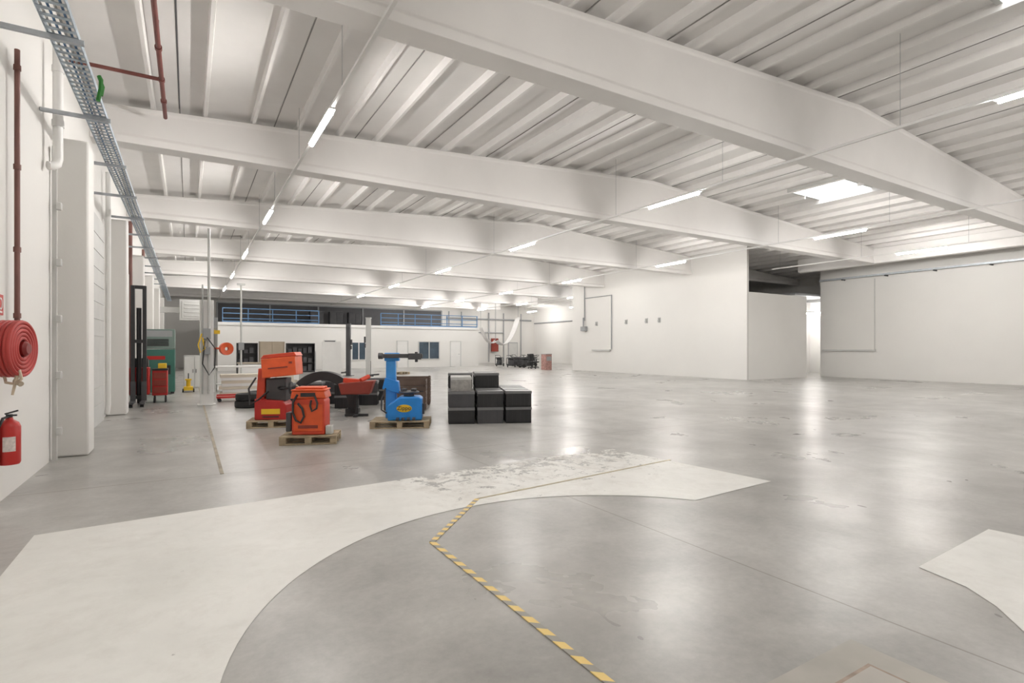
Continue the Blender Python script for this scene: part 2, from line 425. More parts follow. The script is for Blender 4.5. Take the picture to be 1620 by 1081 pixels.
# ------------------------------------------------------------ floor markings
cx, cy, cr = 2.4, 2.25, 2.33
def ang(x, y): return math.atan2(y-cy, x-cx)
arc = []
a0 = ang(4.27, 3.6); a1 = PI+0.9
for i in range(61):
    a = a0+(a1-a0)*i/60; arc.append((cx+cr*math.cos(a), cy+cr*math.sin(a)))
outer = [(-1.06, arc[-1][1]), (-1.06, 5.67), (0.5, 5.80), (2.05, 5.92), (3.2, 6.02), (4.3, 6.1), (5.42, 6.15), (5.53, 4.9), (5.64, 3.69)]
def ngon(name, pts, z, m, **kw):
    bm = bmesh.new(); vs = [bm.verts.new((p[0], p[1], z)) for p in pts]; f = bm.faces.new(vs); bm.normal_update()
    if f.normal.z < 0: f.normal_flip()
    bmesh.ops.triangulate(bm, faces=[f])
    me = bpy.data.meshes.new(name); bm.to_mesh(me); bm.free(); me.materials.append(m)
    o = bpy.data.objects.new(name, me); COL.objects.link(o)
    for k, v in kw.items(): o[k] = v
    return o
lab = dict(category='floor marking', group='painted floor areas')
ngon('floor_paint', outer+arc, 0.003, M_paint, label='large worn white painted floor area curving round a bare concrete circle', **lab)
ngon('floor_paint', [(4.29, 1.72), (5.69, 1.78), (5.8, 0.5), (5.8, -1.0), (3.0, -1.0), (3.15, 0.0), (3.4, .55), (3.6, .84), (3.79, 1.04), (4.02, 1.22), (4.19, 1.42)], 0.003, M_paint, label='small white painted floor patch with straight edge', **lab)
def hazard():
    m = bpy.data.materials.new('hazard_tape'); m.use_nodes = True; nt = m.node_tree; N = nt.nodes; L = nt.links; b = N['Principled BSDF']
    g = N.new('ShaderNodeNewGeometry'); sx = N.new('ShaderNodeSeparateXYZ'); L.new(g.outputs['Position'], sx.inputs[0])
    k = N.new('ShaderNodeMath'); k.operation = 'MULTIPLY_ADD'; k.inputs[1].default_value = 0.9; L.new(sx.outputs['X'], k.inputs[0]); L.new(sx.outputs['Y'], k.inputs[2])
    f = N.new('ShaderNodeMath'); f.operation = 'MODULO'; f.inputs[1].default_value = 0.15; L.new(k.outputs[0], f.inputs[0])
    c = N.new('ShaderNodeMath'); c.operation = 'GREATER_THAN'; c.inputs[1].default_value = 0.08; L.new(f.outputs[0], c.inputs[0])
    x = N.new('ShaderNodeMix'); x.data_type = 'RGBA'; L.new(c.outputs[0], x.inputs[0]); x.inputs[6].default_value = (0.84, 0.62, 0.22, 1); x.inputs[7].default_value = (0.33, 0.31, 0.275, 1)
    L.new(x.outputs[2], b.inputs['Base Color']); b.inputs['Roughness'].default_value = 0.45
    return m
M_haz = hazard()
hz = .023
m = MB(); m.bx((1.617-hz, 0.2, .001), (1.617+hz, 3.885, .006))
dx, dy = 2.467-1.617, 4.768-3.885; L_ = math.hypot(dx, dy)
m.box((1.617+dx/2, 3.885+dy/2, .0035), (L_, hz*2, .005), rz=math.atan2(dy, dx))
m.obj('hazard_tape', M_haz, smooth=False, label='faded yellow and black striped tape stuck on the concrete', category='floor tape')
dx, dy = 5.56-2.467, 5.1-4.768; L_ = math.hypot(dx, dy)
MB().box((2.467+dx/2, 4.768+dy/2, .0035), (L_, .03, .005), rz=math.atan2(dy, dx)).obj('floor_tape', mat('worn_yellow_tape', (0.5, 0.44, 0.30), 0.6, var=.35, scale=5), smooth=False, label='faded worn yellow line across white floor paint', category='floor tape')
MB().bx((0.325, 7.3, .001), (0.365, 24, .005)).obj('floor_tape', mat('brown_line', (0.38, 0.33, 0.25), 0.6, var=.4, scale=4), label='faded brownish yellow aisle line on the concrete', category='floor tape')
m = MB(); X0, X1, Y0, Y1 = 1.75, 2.92, .3, 1.47
for a, b in (((X0, Y0), (X1, Y0+.16)), ((X0, Y1-.16), (X1, Y1)), ((X0, Y0+.16), (X0+.16, Y1-.16)), ((X1-.16, Y0+.16), (X1, Y1-.16))):
    m.bx((a[0], a[1], .001), (b[0], b[1], .005), 0)
m.bx((X0+.16, Y0+.16, .001), (X1-.16, Y1-.16, .009), 1)
m.bx((X0+.18, Y0+.18, .009), (X1-.18, Y1-.18, .012), 2)
m.obj('floor_hatch', [mat('patch_concrete', (0.42, 0.40, 0.36), 0.6, var=.15), mat('rusty_frame', (0.36, 0.28, 0.22), 0.6, var=.3, scale=12), mat('hatch_plate', (0.46, 0.43, 0.39), 0.5, var=.1)], label='square floor hatch in a rusty metal frame', category='floor hatch')

# ------------------------------------------------------------ left wall services
t = thing('cable_tray', 'blue grey galvanised perforated cable tray with cables on wall brackets', 'cable tray', (-1.03, 0, 4.5))
m = MB()
for sx_ in (-.115, .115): m.bx((sx_-.006, YB+.2, 0), (sx_+.006, 40, .06))
y = YB+.3
while y < 40:
    m.bx((-.11, y, 0), (.11, y+.05, .004)); y += .12
m.obj('tray', M_gblue, t, smooth=False)
for k, xx in enumerate((-.07, -.03, .01, .06)):
    MB().tube([(xx+.012*math.sin(j*1.3+k), YB+.3+j*1.1, .02+.004*k) for j in range(40)], .012, 6).obj('cable', [M_lgrey, M_bluef][k % 2], t)
for k in range(15):
    yy = 0.4+2.08*k
    MB().bx((-.545, yy-.02, -.05), (.16, yy+.02, -.005)).obj('wall_bracket', M_galv, t)
m = MB(); m.tube([(0, 0, .06), (.02, .0, .02), (.015, .01, -.08), (-.01, .01, -.22)], .022, 6); m.tube([(0, 0.02, .05), (.035, 0.02, -.05), (.02, 0.02, -.15)], .018, 6)
m.obj('ribbon', M_green, loc=(-.86, 7.55, 4.5), label='green ribbon tied to the cable tray', category='ribbon')

t = thing('fire_hose_reel', 'red fire hose reel with coiled hose on white wall', 'fire hose', (-1.44, 6.95, 1.5))
t.scale = (.85, .85, .85)
a = math.radians(-12)
ax = Vector((math.cos(a), math.sin(a), 0))
m = MB()
def ring(R, h, r):
    m.lathe([(R+r*math.cos(q*PI/5), h+r*math.sin(q*PI/5)) for q in range(11)], (0, 0, 0), ax, 44)
for i in range(5): ring(.12+i*.046, .065, .0225)
for i in range(4): ring(.304, .065-.045*(i+.6), .0225)
m.obj('hose', M_hose, t)
m = MB(); m.lathe([(0, -.09), (.285, -.09), (.285, .045), (0, .045)], (0, 0, 0), ax, 36)
m.lathe([(0, .04), (.085, .04), (.085, .10), (.06, .13), (0, .13)], (0, 0, 0), ax, 24)
m.obj('reel_drum', mat('dark_red_enamel', (0.20, 0.012, 0.01), 0.4), t)
m = MB(); m.cyl((0, 0, 0), (-.12, .02, 0), .03); m.box((-.13, .02, 0), (.02, .14, .3)); m.obj('wall_bracket', M_red, t)
m = MB(); m.tube([(.06, -.12, -.24), (.08, -.12, -.34), (.03, -.11, -.40), (-.06, -.08, -.38), (-.08, -.06, -.30)], .016, 8); m.cyl((.04, -.11, -.30), (.0, -.11, -.52), .02, .012, seg=10); m.cyl((.02, -.08, -.36), (.08, -.14, -.40), .03, seg=10)
m.obj('nozzle', mat('cream_brass', (0.6, 0.5, 0.38), 0.35, 0.3), t)
m = MB(); m.tube([(-.08, .48, 3.62), (-.08, .48, .1), (-.08, .44, .02), (-.08, .05, 0)], .028, 12)
for z in (3.4, 2.2, 1.2, .4): m.cyl((-.08, .48, z-.03), (-.08, .48, z+.03), .038, seg=12)
m.obj('supply_pipe', M_cop, t)
t = thing('fire_extinguisher', 'red fire extinguisher with pale label hung on white wall', 'fire extinguisher', (-1.475, 6.92, .39))
MB().lathe([(0, 0), (.075, 0), (.085, .02), (.085, .36), (.07, .40), (.03, .43), (.025, .45), (0, .45)], (0, 0, 0), seg=28).obj('cylinder', M_red, t)
m = MB(); m.cyl((0, 0, .44), (0, 0, .48), .025); m.box((.02, -.02, .50), (.10, .02, .015), ry=-.3); m.box((.02, -.02, .47), (.08, .02, .015)); m.obj('valve_handle', M_dark, t)
MB().tube([(.0, -.02, .46), (-.03, -.07, .45), (-.06, -.09, .36), (-.07, -.09, .2), (-.07, -.09, .08)], .013, 8).obj('hose', M_dark, t)
MB().cyl((-.07, -.09, .12), (-.07, -.09, .0), .016, .02, seg=10).obj('nozzle', M_dark, t)
m = MB(); q = 12; vs = []
for i in range(q+1):
    aa = -PI*.62+PI*.36*i/q
    for z in (.13, .27): vs.append((.0862*math.cos(aa), .0862*math.sin(aa), z))
m.add(vs, [(2*i, 2*i+2, 2*i+3, 2*i+1) for i in range(q)]); m.obj('instruction_label', mat('pale_label', (.7, .62, .58), .5, var=.2, scale=40), t, label='pale instruction label')
MB().bx((-.105, -.03, .2), (-.075, .03, .4)).obj('wall_bracket', M_dgrey, t)
m = MB(); m.bx((XL, 6.95, 1.83), (XL+.012, 7.15, 2.03)); s_ = m.obj('fire_hose_sign', M_red, label='red square fire hose sign fixed to white wall', category='sign')
m = MB(); m.lathe([(.045, 0), (.06, 0), (.06, .004), (.045, .004), (.045, 0)], (XL+.012, 7.05, 1.94), (1, 0, 0), 20); m.bx((XL+.012, 7.0, 1.85), (XL+.016, 7.1, 1.87))
m.obj('pictogram', M_white, s_)
t = thing('wall_rail', 'vertical white steel rail with small clips on the wall', 'rail', (-1.53, 9.3, 0))
MB().box((0, 0, 2.1), (.05, .05, 4.2)).obj('rail', M_lgrey, t)
for k in range(6): MB().box((.05, -.04, .4+.75*k), (.06, .08, .10)).obj('clip', M_lgrey, t, bevel=.01)
m = MB(); m.tube([(-1.44, 8.95, 5.4), (-1.44, 8.95, 3.95), (-1.45, 8.92, 3.87), (-1.48, 8.88, 3.83), (-1.52, 8.85, 3.82)], .055, 14)
for z in (5.1, 4.4): m.cyl((-1.44, 8.95, z-.04), (-1.44, 8.95, z+.04), .065, seg=16)
m.obj('drain_pipe', M_white, label='white plastic drain pipe with elbow on wall', category='pipe')
m = MB(); m.tube([(-.38, 6.9, 5.95), (-.38, 12.3, 5.95)], .035, 12); m.tube([(-1.57, 10.6, 5.95), (-.38, 10.6, 5.95)], .03, 10)
for y in (7.5, 9.5, 10.6, 11.5): m.cyl((-.38, y-.04, 5.95), (-.38, y+.04, 5.95), .048)
for y in (7.5, 9.5, 11.5): m.cyl((-.38, y, 5.95), (-.38, y, zr(-.38)+TH-.01), .008, seg=6)
m.obj('sprinkler_pipe', M_rpipe, label='dull brown red sprinkler pipe hung below the roof slabs', category='pipe')
MB().tube([(-.15, 2, 6.18), (-.15, 12.3, 6.18)], .012, 6).obj('conduit', M_dgrey, label='thin dark conduit below the roof slabs', category='conduit')
for y in (14.4, 19.6, 24.9):
    MB().tube([(-1.48, y, 5.3), (-1.48, y, .3), (-1.5, y, .1)], .05, 10).obj('drain_pipe', M_cop if y > 19 else M_white, label='vertical drain pipe on the side wall', category='pipe')
m = MB(); m.bx((-.4, 33, 3.0), (.7, 34, 4.1)); m.bx((-.3, 32.97, 3.1), (.6, 33, 4.0))
m.bx((-1.57, 33.4, 3.4), (-.4, 33.7, 3.7))
for z in (3.2, 3.4, 3.6, 3.8): m.bx((-.2, 32.95, z), (.5, 32.97, z+.08))
m.obj('air_heater', M_lgrey, bevel=.01, label='white box shaped air heater fixed to the side wall', category='heater')

# ------------------------------------------------------------ right wall services
def pipe_obj(name, pts, r, m_, lab_, cat='conduit'):
    m = MB()
    for p in pts: m.tube(p, r, 8)
    return m.obj(name, m_, label=lab_, category=cat)
pipe_obj('conduit', [[(22.95, 28.6, 6.0), (22.95, 28.6, 4.9), (22.95, 25.9, 4.9), (22.95, 25.9, 1.45)], [(22.95, 28.6, 4.9), (22.95, 28.6, 3.4)]], .035, M_grey, 'grey conduit running down the white partition wall')
MB().bx((22.9, 26.0, 1.36), (23.0, 27.8, 1.46)).obj('socket_strip', M_lgrey, label='white socket trunking on the partition wall', category='trunking')
m = MB(); m.bx((22.75, 28.35, 2.7), (22.99, 28.8, 3.0)); m.cyl((22.85, 28.6, 3.0), (22.85, 28.6, 3.6), .05); m.obj('wall_heater', M_grey, bevel=.01, label='small grey heater on the partition wall', category='heater')
for y in (21.9, 22.9, 24.6, 27.4):
    m = MB(); m.bx((22.97, y-.1, 3.0), (23, y+.1, 3.28)); m.bx((22.9, y-.06, 3.05), (22.97, y+.06, 3.12)); m.cyl((22.93, y, 3.12), (22.93, y, 3.24), .03, seg=10)
    m.obj('wall_bracket', M_mgrey, bevel=.005, label='small grey bracket on the partition wall', category='bracket', group='brackets on the partition wall')
m = MB(); m.tube([(29.26, 13.6, 5.0), (29.26, 13.6, 1.45)], .018, 8)
m.bx((29.2, 13.55, 1.38), (29.295, 16.15, 1.46)); m.obj('conduit', M_lgrey, label='thin pale conduit with bottom trunking on the long side wall', category='conduit')
t = thing('cable_tray', 'long grey cable tray below the top of the side wall', 'cable tray', (29.1, 0, 5.1))
m = MB(); m.bx((-.12, YB+.1, 0), (.1, 16.2, .02)); m.bx((-.13, YB+.1, 0), (-.11, 16.2, .08)); m.obj('tray', M_galv, t)
for k in range(8): MB().bx((-.12, 1.0+2*k, -.06), (.195, 1.05+2*k, 0)).obj('wall_bracket', M_dgrey, t)
MB().bx((23.2, 24.5, 4.7), (32.6, 25.1, 5.2)).obj('air_duct', M_dgrey, bevel=.02, label='dark rectangular air duct above the low wall', category='duct')

# ------------------------------------------------------------ pallets
def pallet(loc, rz, dims=(.9, .7), label='weathered wooden pallet on the concrete floor'):
    lx, ly = dims; m = MB()
    for i in range(5): m.box((0, -ly/2+.05+i*(ly-.1)/4, .127), (lx, .1, .022))
    for i in (-1, 0, 1): m.box((i*(lx/2-.05), 0, .105), (.1, ly, .022))
    for i in (-1, 0, 1):
        for j in (-1, 0, 1): m.box((i*(lx/2-.05), j*(ly/2-.05), .058), (.1, .1, .072))
    for j in (-1, 0, 1): m.box((0, j*(ly/2-.05), .011), (lx, .1, .022))
    return m.obj('pallet', M_wood, loc=loc, rz=rz, bevel=.004, label=label, category='pallet', group='wooden pallets')
PT = .14
pallet((1.70, 9.10, 0), -.35, (.85, .62), 'wooden pallet under an orange machine')
pallet((1.42, 11.4, 0), -.25, (.85, .7), 'wooden pallet under a red wheel balancer')
pallet((3.55, 10.05, 0), -.45, (1.1, .75), 'wooden pallet under a blue tyre changer')
FR = -.42

t = thing('workshop_machine', 'orange steel workshop machine with black hoses on a pallet', 'machine', (1.70, 9.10, PT), FR)
m = MB(); m.prism([(-.25, 0), (.25, 0), (.25, .52), (.23, .57), (-.23, .57), (-.25, .52)], -.2, .2); m.obj('body', M_orr, t, bevel=.015)
m = MB(); m.prism([(-.27, .575), (.27, .575), (.24, .69), (-.25, .69)], -.21, .22); m.box((0, 0, .705), (.52, .44, .025)); m.box((.0, .02, .735), (.42, .34, .03)); m.obj('top_cover', M_org, t, bevel=.012)
m = MB(); m.prism([(-.22, .06), (.22, .06), (.22, .48), (-.22, .48)], -.212, -.2); m.obj('front_panel', M_org, t, bevel=.005)
MB().tube([(-.16, -.21, .64), (-.22, -.24, .52), (-.22, -.25, .36), (-.17, -.26, .24), (-.10, -.26, .20), (-.05, -.25, .30), (-.08, -.24, .42), (-.15, -.22, .5)], .018, 8).obj('hose', M_dark, t)
MB().tube([(.10, -.21, .62), (.15, -.25, .5), (.14, -.26, .42), (.07, -.26, .38), (.04, -.24, .46), (.05, -.22, .55)], .016, 8).obj('hose', M_dark, t)
MB().box((.0, -.222, .635), (.22, .015, .06)).obj('control_panel', M_dark, t)
MB().box((.0, -.215, .13), (.3, .012, .05)).obj('name_strip', M_mar, t)
for x, y in ((-.2, -.15), (.2, -.15), (-.2, .15), (.2, .15)): MB().cyl((x, y, -.0), (x, y, .02), .035).obj('foot', M_dgrey, t)
MB().box((.31, -.12, .07), (.1, .14, .14)).obj('side_bracket', M_lgrey, t, bevel=.01)
MB().box((-.31, -.05, .2), (.08, .22, .3)).obj('side_box', M_dgrey, t, bevel=.01)
t = thing('wheel_balancer', 'red wheel balancer with tilted orange hood and yellow sticker', 'machine', (1.45, 11.4, PT), FR)
m = MB(); m.prism([(-.3, 0), (.28, 0), (.28, .28), (.2, .36), (-.3, .40)], -.25, .25); m.obj('body', M_red, t, bevel=.015)
m = MB(); m.prism([(-.32, .38), (-.16, .38), (-.14, .98), (-.28, .98)], -.1, .22); m.obj('side_column', M_orr, t, bevel=.015)
m = MB(); m.prism([(-.14, .80), (.48, .86), (.46, 1.22), (-.16, 1.16)], -.32, .20); m.obj('hood', M_org, t, bevel=.012)
m = MB(); m.prism([(-.18, 1.165), (.48, 1.228), (.44, 1.30), (-.12, 1.24)], -.30, .18); m.obj('weight_tray', M_orr, t, bevel=.01)
m = MB(); m.prism([(-.12, .38), (.24, .34), (.26, .80), (-.12, .78)], -.15, .2); m.obj('motor_housing', M_dgrey, t, bevel=.02)
m = MB(); m.cyl((.2, -.27, .60), (.5, -.27, .62), .025); m.lathe([(0, -.02), (.12, -.02), (.12, .02), (0, .02)], (.38, -.27, .61), (1, 0, .1), 20); m.cyl((.1, -.1, .6), (.2, -.27, .60), .03); m.obj('spindle', M_dark, t)
m = MB(); m.box((.0, -.256, .16), (.34, .012, .1)); m.obj('sticker', M_yel, t, label='yellow sticker')
MB().box((.0, -.256, .06), (.3, .012, .02)).obj('trim_strip', M_dark, t)
m = MB(); m.box((.15, -.325, 1.0), (.36, .012, .025), ry=-.1); m.box((.38, -.325, 1.1), (.06, .012, .04)); m.obj('control_panel', M_mar, t)
MB().tube([(-.32, -.1, .8), (-.4, -.25, .6), (-.36, -.3, .3), (-.2, -.3, .4), (-.05, -.22, .55)], .018, 8).obj('hose', M_dark, t)
t = thing('wheel_guard', 'curved black plastic wheel guard standing on floor', 'machine part', (2.68, 12.9, 0), -.42)
pts0 = []
for i in range(25):
    a_ = -.1+(PI*.80)*i/24; pts0.append((math.cos(a_), math.sin(a_)))
poly = [(.78*c_, .18+.80*s_) for c_, s_ in pts0]+[(.58*c_, .18+.60*s_) for c_, s_ in reversed(pts0)]
MB().prism(poly, -.15, .15).obj('arch', M_dark, t, bevel=.01)
MB().box((.66, 0, .06), (.28, .38, .12)).obj('base', M_dark, t, bevel=.01)
MB().box((-.44, 0, .25), (.18, .28, .5)).obj('base', M_dark, t, bevel=.01)

t = thing('tyre_changer', 'bright blue tyre changer with grey arm on a pallet', 'machine', (3.55, 10.05, PT), FR)
m = MB(); m.prism([(-.24, 0), (.40, 0), (.40, .40), (.34, .44), (-.02, .44), (-.24, .28)], -.28, .26); m.obj('body', M_blue, t, bevel=.02)
M_lblue = mat('light_blue_enamel', (0.05, 0.32, 0.78), 0.4, var=0.1, scale=5)
m = MB(); m.prism([(-.32, .0), (-.10, .0), (-.13, 1.12), (-.31, 1.12)], .10, .30); m.obj('column', M_lblue, t, bevel=.015)
MB().prism([(-.38, .58), (-.04, .48), (-.07, .72), (-.32, .80)], .04, .32).obj('column_collar', M_blue, t, bevel=.015)
m = MB(); m.box((-.2, .2, 1.2), (.28, .24, .16)); m.obj('column_head', M_lblue, t, bevel=.015)
m = MB(); m.box((0, .04, 1.22), (.80, .06, .08)); m.box((.25, .04, 1.21), (.25, .13, .12)); m.cyl((-.45, .04, 1.22), (-.36, .04, 1.22), .06); m.cyl((.28, .04, 1.3), (.28, .04, 1.1), .03); m.obj('tool_arm', M_dgrey, t, bevel=.008)
m = MB(); m.cyl((.14, 0, .44), (.14, 0, .50), .10); m.lathe([(0, .50), (.18, .50), (.2, .52), (.18, .54), (0, .54)], (.14, 0, 0), seg=32)
for k in range(4):
    aa = PI/4+k*PI/2; m.box((.14+.13*math.cos(aa), .13*math.sin(aa), .56), (.10, .05, .05), rz=aa)
m.obj('turntable', M_dgrey, t)
for k in range(4): MB().box((-.05+.1*k, -.33, .04), (.055, .12, .02), rx=.2).obj('pedal', M_dgrey, t)
m = MB(); m.lathe([(0, 0), (.13, 0), (.13, .008), (0, .008)], (0, 0, 0), (0, -1, 0), 28)
st = m.obj('sticker', M_yel, t, label='yellow oval sticker'); st.location = (.07, -.282, .23); st.scale = (1.1, 1, .55)
text('Zippo', 'logo_lettering', t, (.07, -.294, .235), .11, M_dark)
MB().box((.42, -.1, .20), (.04, .03, .2)).obj('side_arm', M_dgrey, t)
MB().tube([(-.30, -.05, .6), (-.37, -.12, .4), (-.36, -.2, .2), (-.26, -.3, .15)], .015, 8).obj('hose', M_dark, t)

t = thing('tool_stand', 'rusty maroon parts tray on a black T shaped stand', 'stand', (3.2, 12.0, 0), FR)
m = MB(); m.box((0, 0, .03), (.5, .08, .05)); m.box((0, 0, .03), (.08, .45, .05)); m.cyl((0, 0, .05), (0, 0, .5), .035); m.obj('stand_leg', M_dark, t, bevel=.005)
m = MB(); m.prism([(-.3, .5), (.3, .5), (.40, .80), (-.36, .74)], -.22, .22); m.obj('tray', M_mar, t, bevel=.015)
m = MB(); m.box((-.1, 0, .79), (.35, .2, .1), ry=.1); m.cyl((.1, -.1, .80), (.25, .1, .88), .05); m.obj('parts', M_orr, t, bevel=.01)

# crates
def crate(mm, name='storage_crate', label='black plastic stackable storage crate', dims=(.53, .40, .31), lid=True, grp='plastic storage crates', rimm=None):
    w_, d_, h_ = dims
    t = thing(name, label, 'crate', (0, 0, 0), 0, grp)
    m = MB(); wt = .02
    def pan(h0, h1, k):
        m.box((0, -d_/2*k+wt/2, (h0+h1)/2), (w_*k, wt, h1-h0)); m.box((0, d_/2*k-wt/2, (h0+h1)/2), (w_*k, wt, h1-h0))
        m.box((-w_/2*k+wt/2, 0, (h0+h1)/2), (wt, d_*k-2*wt, h1-h0)); m.box((w_/2*k-wt/2, 0, (h0+h1)/2), (wt, d_*k-2*wt, h1-h0))
    pan(.01, h_-.03, .965); m.box((0, 0, .0125), (w_*.965, d_*.965, .025))
    for i in range(6):
        x = -w_*.40+i*w_*.80/5
        for s_ in (-1, 1): m.box((x, s_*d_*.486, h_*.42), (.012, .012, h_*.68))
    for i in range(4):
        yv = -d_*.34+i*d_*.68/3
        for s_ in (-1, 1): m.box((s_*w_*.486, yv, h_*.42), (.012, .012, h_*.68))
    m.obj('body', mm, t, smooth=False)
    m = MB()
    m.box((0, -d_/2+.012, h_-.02), (w_, .024, .04)); m.box((0, d_/2-.012, h_-.02), (w_, .024, .04))
    m.box((-w_/2+.012, 0, h_-.02), (.024, d_-.048, .04)); m.box((w_/2-.012, 0, h_-.02), (.024, d_-.048, .04))
    m.obj('rim', rimm or mm, t, smooth=False)
    if lid:
        m = MB(); m.box((0, 0, h_+.006), (w_*.99, d_*.99, .012)); m.obj('lid', rimm or mm, t, smooth=False)
    return t
CH = .325
M_dk2 = mat('dark_grey_plastic', (0.075, 0.075, 0.08), 0.4, var=.2)
M_dk3 = mat('mid_grey_plastic', (0.20, 0.20, 0.205), 0.4, var=.2)
cb = crate(M_dark, rimm=M_dk3)
cg = crate(M_dk2, label='dark grey plastic storage crate stacked with others', rimm=M_dk3)
rot = FR
def place(x, y, lv, r=None, src=None, label=None):
    return dup(src or cb, (x, y, CH*lv), rot+(r or 0)+random.uniform(-.012, .012), label)
ux, uy = math.cos(rot), math.sin(rot)
vx, vy = -uy, ux
first = True
heights = [[2, 2, 2], [2, 2, 2], [3, 3, 2], [2, 3, 2]]
for r_ in range(4):
    for c_ in range(3):
        x = 4.74+ux*.575*c_+vx*.47*r_; y = 9.86+uy*.575*c_+vy*.47*r_
        for lv in range(heights[r_][c_]):
            src = cg if (r_*2+c_+lv) % 4 == 1 else cb
            place(x, y, lv, src=src)
cb.location = (4.74+vx*1.95, 9.86+vy*1.95, 0); cb.rotation_euler = (0, 0, rot)
cg.location = (4.74+vx*1.95, 9.86+vy*1.95, CH); cg.rotation_euler = (0, 0, rot)
cc = crate(M_clear, label='clear grey plastic box of papers on black crates', dims=(.42, .32, .27), lid=True, rimm=M_lgrey)
cc.location = (4.74, 9.87, CH*2); cc.rotation_euler = (0, 0, rot)
dup(cc, (4.74+vx*.47, 9.87+vy*.47, CH*2), rot)
def wooden_box(loc):
    m = MB()
    for z in (.12, .26, .40, .54, .68):
        m.box((0, -.38, z), (1.0, .02, .11)); m.box((0, .38, z), (1.0, .02, .11)); m.box((-.49, 0, z), (.02, .74, .11)); m.box((.49, 0, z), (.02, .74, .11))
    for x in (-.46, .46):
        for y in (-.35, .35): m.box((x, y, .38), (.05, .05, .74))
    m.box((0, 0, .05), (1.0, .76, .03)); m.box((0, 0, .5), (.9, .7, .1), 1)
    m.obj('wooden_crate', [mat('dark_brown_wood', (.13, .09, .07), .7, var=.3), M_dk2], loc=loc, rz=FR, label='dark brown slatted wooden crate filled with parts', category='crate', group='wooden crates')
wooden_box((4.62, 12.75, 0)); wooden_box((5.2, 13.9, 0))
for i, (x, y) in enumerate(((3.45, 13.9), (4.0, 15.1), (3.4, 15.2), (2.75, 14.5), (4.75, 15.6), (4.15, 14.4), (2.0, 14.3))):
    place(x, y, 0); place(x, y, 1, src=cg if i % 3 == 2 else cb)
def tyre(r=.30, w_=.18):
    t = thing('tyre', 'worn black rubber car tyre in a stack', 'tyre', (0, 0, 0), 0, 'stacked car tyres')
    q = r*.6
    MB().lathe([(q, -w_*.35), (q+.03, -w_*.45), (r*.86, -w_*.5), (r*.97, -w_*.42), (r, -w_*.25), (r, w_*.25), (r*.97, w_*.42), (r*.86, w_*.5), (q+.03, w_*.45), (q, w_*.35), (q+.02, 0), (q, -w_*.35)], (0, 0, w_/2), seg=36).obj('tyre_body', M_rub, t)
    return t
tb = tyre(); tb.location = (1.3, 15.3, 0)
for x, y, z in ((1.32, 15.3, .18), (1.95, 15.2, 0), (1.96, 15.2, .18), (1.66, 15.95, 0), (1.66, 15.95, .18)):
    dup(tb, (x, y, z))
t = thing('work_bench', 'white workbench with steel legs and shelf', 'bench', (1.9, 21.6, 0), -.1)
MB().box((0, 0, .86), (2.3, .8, .05)).obj('bench_top', M_white, t, bevel=.006)
for x in (-1.08, 1.08):
    for y in (-.34, .34): MB().box((x, y, .415), (.06, .06, .83)).obj('leg', M_lgrey, t)
MB().box((0, 0, .25), (2.2, .7, .03)).obj('shelf', M_lgrey, t)
for i in range(8):
    MB().box((0, 0, .045), (1.3 if i % 2 else 1.2, .75, .088)).obj('panel_board', [M_white, M_card][i % 2], loc=(1.45+.03*(i % 3), 18.6, .09*i), rz=-.15+.02*i, bevel=.004, label='pale flat panel in a stack on the floor', category='panel', group='stacked pale panels')
for i, (x, y, z, a_, b_, c_) in enumerate(((2.65, 18.7, 0, .6, .5, .5), (2.66, 18.7, .51, .5, .45, .2), (3.35, 19.1, 0, .5, .5, .45))):
    m = MB(); m.box((0, 0, c_/2), (a_, b_, c_)); m.box((0, 0, c_+.002), (.06, b_, .004)); m.obj('carton', [M_card, M_white], loc=(x, y, z), bevel=.006, label='pale cardboard carton stacked by the workbench', category='box', group='cartons by the bench')
t = thing('flat_trolley', 'low red steel trolley on black wheels', 'trolley', (1.05, 17.3, 0), 0)
m = MB(); m.box((0, 0, .13), (.75, .4, .05)); m.box((0, -.16, .2), (.75, .05, .04)); m.obj('deck', M_red, t, bevel=.006)
for x in (-.3, .3):
    for y in (-.14, .14): MB().cyl((x, y-.02, .05), (x, y+.02, .05), .05).obj('wheel', M_rub, t)

t = thing('service_post', 'white steel post with switch boxes and galvanised pipe', 'post', (.42, 16.6, 0))
m = MB(); m.box((0, 0, 1.4), (.32, .28, 2.8)); m.box((0, 0, .01), (.44, .44, .02)); m.obj('post', M_white, t, bevel=.01)
MB().cyl((.05, -.18, .3), (.05, -.18, 4.7), .035).obj('pipe', M_lgrey, t)
MB().cyl((-.10, -.18, .3), (-.10, -.18, 3.2), .02).obj('pipe', M_mgrey, t)
for c_, d_ in (((0, -.21, 1.9), (.18, .08, .28)), ((.0, -.21, 1.45), (.16, .08, .2)), ((.21, 0, 2.2), (.1, .16, .3))):
    MB().box(c_, d_).obj('switch_box', M_grey, t, bevel=.008)
MB().tube([(.0, -.25, 1.8), (.2, -.26, 1.5), (.18, -.26, 1.0), (.05, -.26, .8), (-.1, -.26, 1.1), (-.05, -.25, 1.7)], .015, 8).obj('hose', M_dark, t)
MB().tube([(-.12, -.23, 1.9), (-.2, -.26, 1.6), (-.15, -.26, 1.4), (-.05, -.25, 1.5), (-.1, -.24, 1.8)], .018, 8).obj('air_hose', M_yel, t, label='yellow coiled air hose')
m = MB(); m.lathe([(.05, -.04), (.17, -.06), (.17, .06), (.05, .04), (.05, -.04)], (.46, -.1, 1.5), (.35, -1, 0), 28); m.box((.3, -.05, 1.51), (.25, .05, .05)); m.obj('hose_reel', M_org, t, label='round orange hose reel')
MB().box((.24, -.1, 1.95), (.14, .1, .1)).obj('warning_lamp', M_yel, t)
t = thing('service_post', 'thin galvanised pole with switch box', 'post', (1.82, 24.2, 0))
